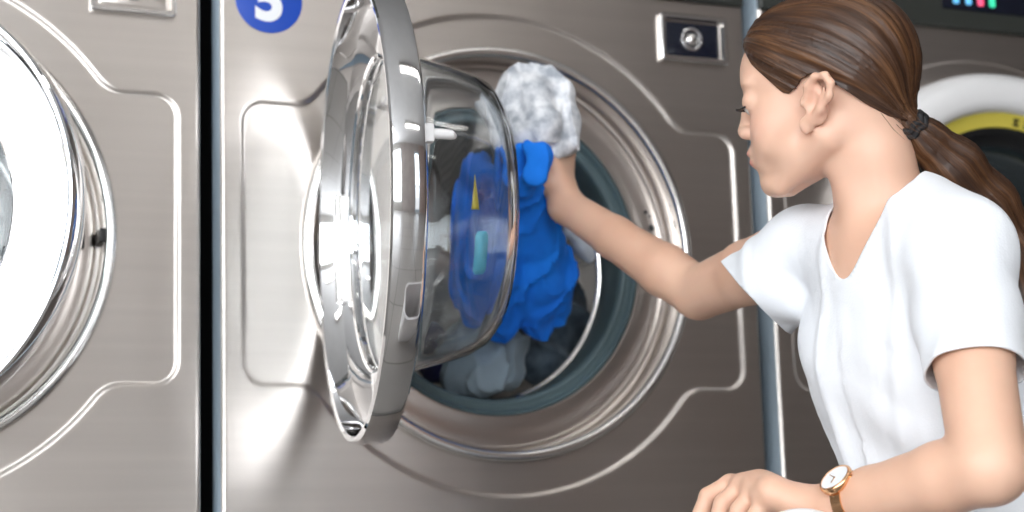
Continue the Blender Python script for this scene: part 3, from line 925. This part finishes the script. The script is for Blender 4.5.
# ---- hair
TIE = at(908, 122, 1.935)
hair = Field()
hair.el(H(-.012, 0, .046), (.087, .0735, .0860), HR, .01)
hair.el(H(.031, 0, .058), (.066, .063, .068), HR, .012)
hair.rc(H(-.030, .0, .003), TIE, .060, .0085, .02)
hair.rc(H(-.038, 0, .055), TIE, .049, .008, .02)
def hstr(P):
    t_ax = TIE - H(.09, 0, .09); t_ax = t_ax / np.linalg.norm(t_ax)
    d = P - H(.09, 0, .09); r = d - (d @ t_ax)[..., None] * t_ax
    an = np.arctan2(r @ HL, r @ np.cross(t_ax, HL))
    return .0011 * np.sin(an * 46 + 2 * np.sin(an * 9)) + .0008 * np.sin(an * 21 + 1)
hair.disp = hstr
pos, q = surface_nets(hair, .0028)
pos = relax(pos, q, 1)
fcs = np.array(flipfix(pos, q))
LINE = [(.100, .112), (.090, .090), (.072, .060), (.052, .036), (.040, .021), (.033, .0185), (.026, .022), (.014, .031), (.002, .033), (-.012, .026), (-.020, .018), (-.030, .010), (-.044, -.006), (-.062, -.022), (-.082, -.030), (-.20, -.034)]
LX = np.array([p_[0] for p_ in LINE])[::-1]; LZ = np.array([p_[1] for p_ in LINE])[::-1]
def hline(P):
    d = (P - HO) @ HR.T
    z0 = np.interp(d[..., 0], LX, LZ)
    # towards the middle of the forehead and the nape the line follows the scalp
    mid = 1 - np.clip(np.abs(d[..., 1]) / .05, 0, 1)
    g = d[..., 2] - z0 - np.where(d[..., 0] > .04, .012 * mid, 0)
    return g
pos, fcs = clip_poly(pos, fcs, hline)
hm = mesh_np('hair', pos, fcs)

def hair_uv(me, fn):
    co = np.empty(len(me.vertices) * 3); me.vertices.foreach_get('co', co); co = co.reshape(-1, 3)
    uv = fn(co)
    li = np.empty(len(me.loops), int); me.loops.foreach_get('vertex_index', li)
    lay = me.uv_layers.new(name='UVMap')
    lay.data.foreach_set('uv', uv[li].astype(np.float32).reshape(-1))
def cap_uv(P):
    t_ax = TIE - H(.09, 0, .09); L_ = np.linalg.norm(t_ax); t_ax = t_ax / L_
    d = P - H(.09, 0, .09); s = d @ t_ax; r = d - s[:, None] * t_ax
    an = np.arctan2(r @ HL, r @ np.cross(t_ax, HL))
    return np.stack([an / 2.2, s / L_], 1)
hair_uv(hm, cap_uv)
ho = link('hair', hm, MAT['hair'], person)
md = ho.modifiers.new('thickness', 'SOLIDIFY'); md.thickness = .004; md.offset = -1

pt = Field()
PP = [at(909, 122, 1.935), at(926, 140, 1.945), at(955, 167, 1.955), at(988, 206, 1.97), at(1015, 252, 1.98), at(1030, 310, 1.975), at(1036, 370, 1.96)]
PRad = [.0115, .0185, .0265, .0290, .0290, .025, .010]
pt.chain(PP, PRad, .02)
PPa = np.array(PP); seg = PPa[1:] - PPa[:-1]; sl = np.linalg.norm(seg, axis=1); cum = np.concatenate([[0], np.cumsum(sl)])
def pcoord(P):
    best = None
    for i in range(len(seg)):
        pa = P - PPa[i]; h_ = np.clip((pa @ seg[i]) / sl[i] ** 2, 0, 1); d = pa - h_[..., None] * seg[i]
        dd = np.sqrt((d ** 2).sum(-1)); s_ = cum[i] + h_ * sl[i]
        t_ = seg[i] / sl[i]; e1 = np.cross(t_, CF); e1 /= np.linalg.norm(e1); e2 = np.cross(t_, e1)
        an = np.arctan2(d @ e2, d @ e1)
        if best is None: best = [dd, s_, an]
        else:
            m_ = dd < best[0]; best = [np.where(m_, dd, best[0]), np.where(m_, s_, best[1]), np.where(m_, an, best[2])]
    return best
def pdisp(P):
    dd, s_, an = pcoord(P)
    return .0016 * np.sin(an * 9 + 12 * s_) + .0010 * np.sin(an * 23 - 8 * s_)
pt.disp = pdisp
pos, q = surface_nets(pt, .0028)
pm = mesh_np('ponytail', relax(pos, q, 1), np.array(flipfix(pos, q)))
def p_uv(P):
    dd, s_, an = pcoord(P); return np.stack([an / 2.6, s_ / .25 + 1], 1)
hair_uv(pm, p_uv)
link('ponytail', pm, MAT['hair'], ho)
# elastic around the ponytail
ax = (PPa[1] - PPa[0]); ax /= np.linalg.norm(ax); e1 = np.cross(ax, CF); e1 /= np.linalg.norm(e1); e2 = np.cross(ax, e1)
bm = bmesh.new()
for k, rr in ((-.003, .0152), (.0035, .0162)):
    c = PPa[0] + ax * (.004 + k)
    bm_tube(bm, [c + rr * (math.cos(t * PI / 16) * e1 + math.sin(t * PI / 16) * e2) + ax * .002 * math.sin(t * 1.3) for t in range(32)], .0036, 10, closed=True)
obj_bm('hair_tie', bm, plain('black_elastic', (.012, .012, .014), .7), ho)
# loose hairs
bm = bmesh.new(); rnd = random.Random(3)
for i in range(9):
    a = H(-.06 - rnd.random() * .03, .03 + rnd.random() * .03, -.015 - rnd.random() * .02)
    b = Vector(a) + Vector(-HF * (.015 + .02 * rnd.random()) - HU * (.012 + .02 * rnd.random()) + HL * (-.006 + .01 * rnd.random()))
    bm_tube(bm, [a, (Vector(a) + b) / 2 - Vector(HU) * .003, b], [.0003, .00025, .0001], 4)
for i in range(12):
    a = Vector(PPa[0] + ax * .006 + e1 * rnd.uniform(-.01, .01)); b = a + Vector(ax * rnd.uniform(.02, .05) + CU * rnd.uniform(-.03, .014) + CR * rnd.uniform(-.005, .02))
    bm_tube(bm, [a, (a + b) / 2 + Vector(CU) * .003, b], [.0003, .0002, .0001], 4)
obj_bm('loose_hair', bm, plain('hair_strand', (.10, .045, .02), .5), ho)

# ---- trousers and shoes, below the photograph's frame
tr = Field()
th = np.array([TF[0], TF[1], 0]); th /= np.linalg.norm(th)
tr.el(T(-.01, 0, -.46), (.100, .155, .11), TR, .03)
for hp in (hipL, hipR):
    kn = gr(hp + th * .10, .075); an = gr(kn - th * .36, .062)
    tr.chain([hp, kn], [.082, .062], .02); tr.chain([kn, an], [.058, .042], .02)
tr.disp = folds(22, .003, 4.0)
pos, q = surface_nets(tr, .006, lo=np.array([-9, -9, .012]))
link('trousers', mesh_np('trousers', relax(pos, q, 2), np.array(flipfix(pos, q))), MAT['jeans'], person)
for hp in (hipL, hipR):
    an = gr(hp - th * .27, .065)
    sf = Field()
    sf.chain([an, gr(an - th * .03, .06), gr(an - th * .02, .03)], [.038, .038, .03], .01); sf.rc(gr(an - th * .055, .105), gr(an - th * .01, .045), .030, .036, .02)
    pos, q = surface_nets(sf, .006, lo=np.array([-9, -9, .001]))
    link('shoe', mesh_np('shoe', relax(pos, q, 1), np.array(flipfix(pos, q))), MAT['white_plastic'], person)

# ---- wrist watch on the left wrist
wc = ELL + (WRL - ELL) * .765
wax = (WRL - ELL) / np.linalg.norm(WRL - ELL)
up_ = CU * .73 - CF * .69; up_ -= wax * (up_ @ wax); up_ /= np.linalg.norm(up_)
sd = np.cross(wax, up_)
WM = Matrix(((sd[0], -up_[0], wax[0], wc[0]), (sd[1], -up_[1], wax[1], wc[1]), (sd[2], -up_[2], wax[2], wc[2]), (0, 0, 0, 1)))   # local -Y = outwards
watch = empty('wrist_watch', tuple(wc), 'rose gold wrist watch with a white dial on her left wrist', 'watch')
XW = WM @ Matrix.Translation((0, -.0285, 0)) @ Matrix.Scale(1.08, 4)
lathe('watch_case', [(0, .003), (.0155, .003), (.0168, .001), (.017, -.003), (.016, -.0045), (.0145, -.005), (.0143, -.004)], MAT['gold'], watch, XW, n=64)
lathe('watch_dial', [(0, -.0040), (.0145, -.0040), (.0145, -.0035)], MAT['white_vinyl'], watch, XW, n=48)
bm = bmesh.new()
bm_box(bm, (-.0004, -.0046, -.001), (.0004, -.0042, .010), XW @ Matrix.Rotation(.6, 4, 'Y')); bm_box(bm, (-.0005, -.0046, -.001), (.0005, -.0042, .007), XW @ Matrix.Rotation(-1.4, 4, 'Y'))
obj_bm('watch_hands', bm, MAT['gold'], watch)
bm = bmesh.new(); n = 48; rings = []
for i in range(n):
    t = 2 * PI * i / n
    rr = .0277
    rings.append([bm.verts.new(WM @ Vector(((rr + a) * math.sin(t), -(rr + a) * math.cos(t), b))) for a, b in ((0, -.006), (.0016, -.006), (.0016, .006), (0, .006))])
for i in range(n):
    A = rings[i]; B = rings[(i + 1) % n]
    for k in range(4): bm.faces.new((A[k], A[(k + 1) % 4], B[(k + 1) % 4], B[k]))
obj_bm('watch_band', bm, MAT['gold'], watch)
lathe('crown', [(0, .003), (.0022, .003), (.0022, -.001), (0, -.001)], MAT['gold'], watch, XW @ Matrix.Translation((0, 0, -.0185)) @ Matrix.Rotation(PI / 2, 4, 'X'), n=20)

# ------------------------------------------------------------------ white laundry basket under her hand
hq = at(800, 520, 1.80); bc = hq - np.array([CR[0], CR[1], 0]) * .125; floor_z = 0.0
bk = empty('laundry_basket', (bc[0], bc[1], 0), 'white plastic laundry basket whose handle shows under her resting hand', 'basket')
htop = at(800, 509, 1.80)
bm = bmesh.new()
def ring(hw, hh, z, r): return [Vector((bc[0] + x + .0, bc[1] - .0 + y, z)) for x, y in rounded_poly(hw, hh, r, 6)]
zt = htop[2] - .055
loops = [ring(.10, .08, .0, .04), ring(.105, .085, .02, .04), ring(.13, .10, zt - .01, .05), ring(.137, .107, zt - .008, .05), ring(.137, .107, zt, .05), ring(.127, .097, zt, .05), ring(.10, .08, .012, .04)]
vs = [[bm.verts.new(p) for p in L] for L in loops]
for a, b in zip(vs[:-1], vs[1:]):
    for i in range(len(a)): bm.faces.new((a[i], a[(i + 1) % len(a)], b[(i + 1) % len(a)], b[i]))
bm.faces.new(list(reversed(vs[0]))); bm.faces.new(vs[-1])
obj_bm('basket_body', bm, MAT['white_plastic'], bk)
bm = bmesh.new()
hx = np.array([CR[0], CR[1], 0]); hx /= np.linalg.norm(hx)
pts = []
for i in range(17):
    t = PI * i / 16
    p_ = np.array([htop[0], htop[1], 0]) - hx * .05 * math.cos(t)
    pts.append((p_[0], p_[1], zt - .01 + (htop[2] - zt + .002) * math.sin(t) ** .7))
bm_tube(bm, pts, .009, 14)
obj_bm('basket_handle', bm, MAT['white_plastic'], bk)

# ------------------------------------------------------------------ the room
def noisy(name, c0, c1, scale, rough):
    m, nt, b = newmat(name); n = noise_node(nt, (1, 1, 1), scale, 5)
    r = ramp(nt, n.outputs['Fac'], [(.35, c0), (.65, c1)]); nt.links.new(r.outputs['Color'], b.inputs['Base Color']); setp(b, rough=rough); return m
fm, nt, b = newmat('floor_tiles')
tc = nt.nodes.new('ShaderNodeTexCoord'); br = nt.nodes.new('ShaderNodeTexBrick')
br.inputs['Scale'].default_value = 1; br.offset = 0; br.inputs['Brick Width'].default_value = .5; br.inputs['Row Height'].default_value = .5; br.inputs['Mortar Size'].default_value = .004
br.inputs['Color1'].default_value = (.30, .285, .27, 1); br.inputs['Color2'].default_value = (.33, .31, .29, 1); br.inputs['Mortar'].default_value = (.12, .11, .10, 1)
nt.links.new(tc.outputs['Object'], br.inputs['Vector']); nt.links.new(br.outputs['Color'], b.inputs['Base Color']); setp(b, rough=.35)
wm = noisy('wall_paint', (.50, .48, .45), (.55, .53, .50), 3, .8)
wd = noisy('dark_wall_paint', (.10, .085, .08), (.13, .11, .10), 3, .7)
cm = noisy('ceiling_paint', (.78, .78, .78), (.82, .82, .82), 3, .85)
X0, X1, Y0, Y1, ZT = -4.2, 4.2, -5.2, 1.15, 2.8
struct(box('floor', (X0, Y0, -.1), (X1, Y1, 0), fm))
struct(box('ceiling', (X0, Y0, ZT), (X1, Y1, ZT + .1), cm))
struct(box('wall_back', (X0, Y1, 0), (X1, Y1 + .1, ZT), wd))
struct(box('wall_left', (X0 - .1, -1.6, 0), (X0, Y1, ZT), wm))
struct(box('trim_3', (X0 - .1, Y0, 0), (X0, -1.6, .35), wm))
struct(box('trim_4', (X0 - .1, Y0, 2.5), (X0, -1.6, ZT), wm))
struct(box('wall_right', (X1, Y0, 0), (X1 + .1, Y1, ZT), wd))
# street side: open glazed front on the left, solid wall on the right
we = noisy('warm_wall_paint', (.46, .41, .39), (.52, .47, .445), 3, .7)
struct(box('wall_front', (-.3, Y0 - .1, 0), (1.25, Y0, ZT), we))
wb = noisy('brown_wall_paint', (.52, .41, .37), (.60, .48, .44), 3, .7)
struct(box('wall_front_right', (1.85, Y0 - .1, 0), (X1, Y0, ZT), wb))
struct(box('trim_5', (1.25, Y0 - .1, 2.45), (1.85, Y0, ZT), we))
bm = bmesh.new()
for lo_, hi_ in (((1.25, 0, 0), (1.31, .05, 2.45)), ((1.79, 0, 0), (1.85, .05, 2.45)), ((1.31, 0, 2.37), (1.79, .05, 2.45)), ((1.31, 0, 0), (1.79, .05, .12)), ((1.31, .0, 1.0), (1.79, .05, 1.05))):
    bm_box(bm, (lo_[0], Y0 - .07 + lo_[1], lo_[2]), (hi_[0], Y0 - .07 + hi_[1], hi_[2]))
d1 = struct(obj_bm('streak_door', bm, MAT['galv']))  # unseen glazed door, added so the steel reflects a bright upright streak
box('streak_door_glass', (1.31, Y0 - .05, .12), (1.79, Y0 - .044, 2.37), MAT['pane'], d1)
struct(box('trim_1', (X0, Y0 - .1, 2.5), (-.3, Y0, ZT), wm))
struct(box('trim_2', (X0, Y0 - .1, 0), (-.3, Y0, .35), wm))
wn = 1
for x in (X0, -2.9, -1.6, -.36):
    struct(box('window_%d' % wn, (x, Y0 - .08, .35), (x + .06, Y0 - .02, 2.5), MAT['galv'])); wn += 1

for y in (-4.3, -3.4, -2.5, -1.62):
    struct(box('window_%d' % wn, (X0 - .08, y, .35), (X0 - .02, y + .06, 2.5), MAT['galv'])); wn += 1
struct(box('window_%d' % wn, (X0 - .08, Y0, 1.55), (X0 - .02, -1.6, 1.60), MAT['galv']))
# ceiling lights
lm, nt, b = newmat('lamp_tube'); setp(b, col=(1, 1, 1), emit=(1, .97, .92), es=9)
def ceiling_light(x, y, label):
    t = empty('ceiling_light', (x, y, ZT), label, 'ceiling light', 'fluorescent ceiling lights')
    box('light_housing', (x - .62, y - .11, ZT - .07), (x + .62, y + .11, ZT - .0005), MAT['white_plastic'], t, .004)
    for d in (-.05, .05):
        bm = bmesh.new(); bm_tube(bm, [(x - .58, y + d, ZT - .095), (x + .58, y + d, ZT - .095)], .018, 12); obj_bm('lamp_tube', bm, lm, t)
for i, (x, y) in enumerate(((-1.6, -1.5), (.9, -1.5), (-1.6, -3.6), (.9, -3.6))):
    ceiling_light(x, y, 'twin tube fluorescent light on the ceiling, %s and %s' % (('left' if x < 0 else 'right'), ('near the washers' if y > -2 else 'near the street windows')))

# daylight
w = bpy.data.worlds.new('daylight'); SC.world = w; w.use_nodes = True
nt = w.node_tree; bg = nt.nodes['Background']
tc = nt.nodes.new('ShaderNodeTexCoord'); sx = nt.nodes.new('ShaderNodeSeparateXYZ')
nt.links.new(tc.outputs['Generated'], sx.inputs['Vector'])
r = ramp(nt, sx.outputs['Z'], [(.0, (.20, .20, .21)), (.47, (.34, .34, .35)), (.53, (.95, .97, 1.0)), (1, (.75, .86, 1.0))])
mr = nt.nodes.new('ShaderNodeMapRange'); mr.inputs['From Min'].default_value = -1
nt.links.new(sx.outputs['Z'], mr.inputs['Value']); nt.links.new(mr.outputs['Result'], r.inputs['Fac'])
nt.links.new(r.outputs['Color'], bg.inputs['Color']); bg.inputs['Strength'].default_value = 3.5
def area(name, loc, tgt, sx_, sy_, power, col):
    L = bpy.data.lights.new(name, 'AREA'); L.shape = 'RECTANGLE'; L.size = sx_; L.size_y = sy_; L.energy = power; L.color = col
    o = bpy.data.objects.new(name, L); COL.objects.link(o); o.location = loc
    o.rotation_euler = (Vector(tgt) - Vector(loc)).to_track_quat('-Z', 'Y').to_euler(); return o
area('daylight_through_front', (-2.25, Y0 - .15, 1.45), (-2.25, 0, 1.3), 3.8, 2.1, 150, (.93, .97, 1))
area('daylight_through_side', (X0 - .15, -3.4, 1.45), (0, -3.0, 1.2), 3.4, 2.1, 110, (.93, .97, 1))

vs_ = SC.view_settings
SC.display_settings.display_device = 'sRGB'
vs_.view_transform = 'Standard'; vs_.look = 'None'; vs_.gamma = 1; vs_.use_curve_mapping = False
vs_.exposure = -0.08
SC.cycles.use_denoising = True
SC.cycles.max_bounces = 14; SC.cycles.transmission_bounces = 12; SC.cycles.glossy_bounces = 6
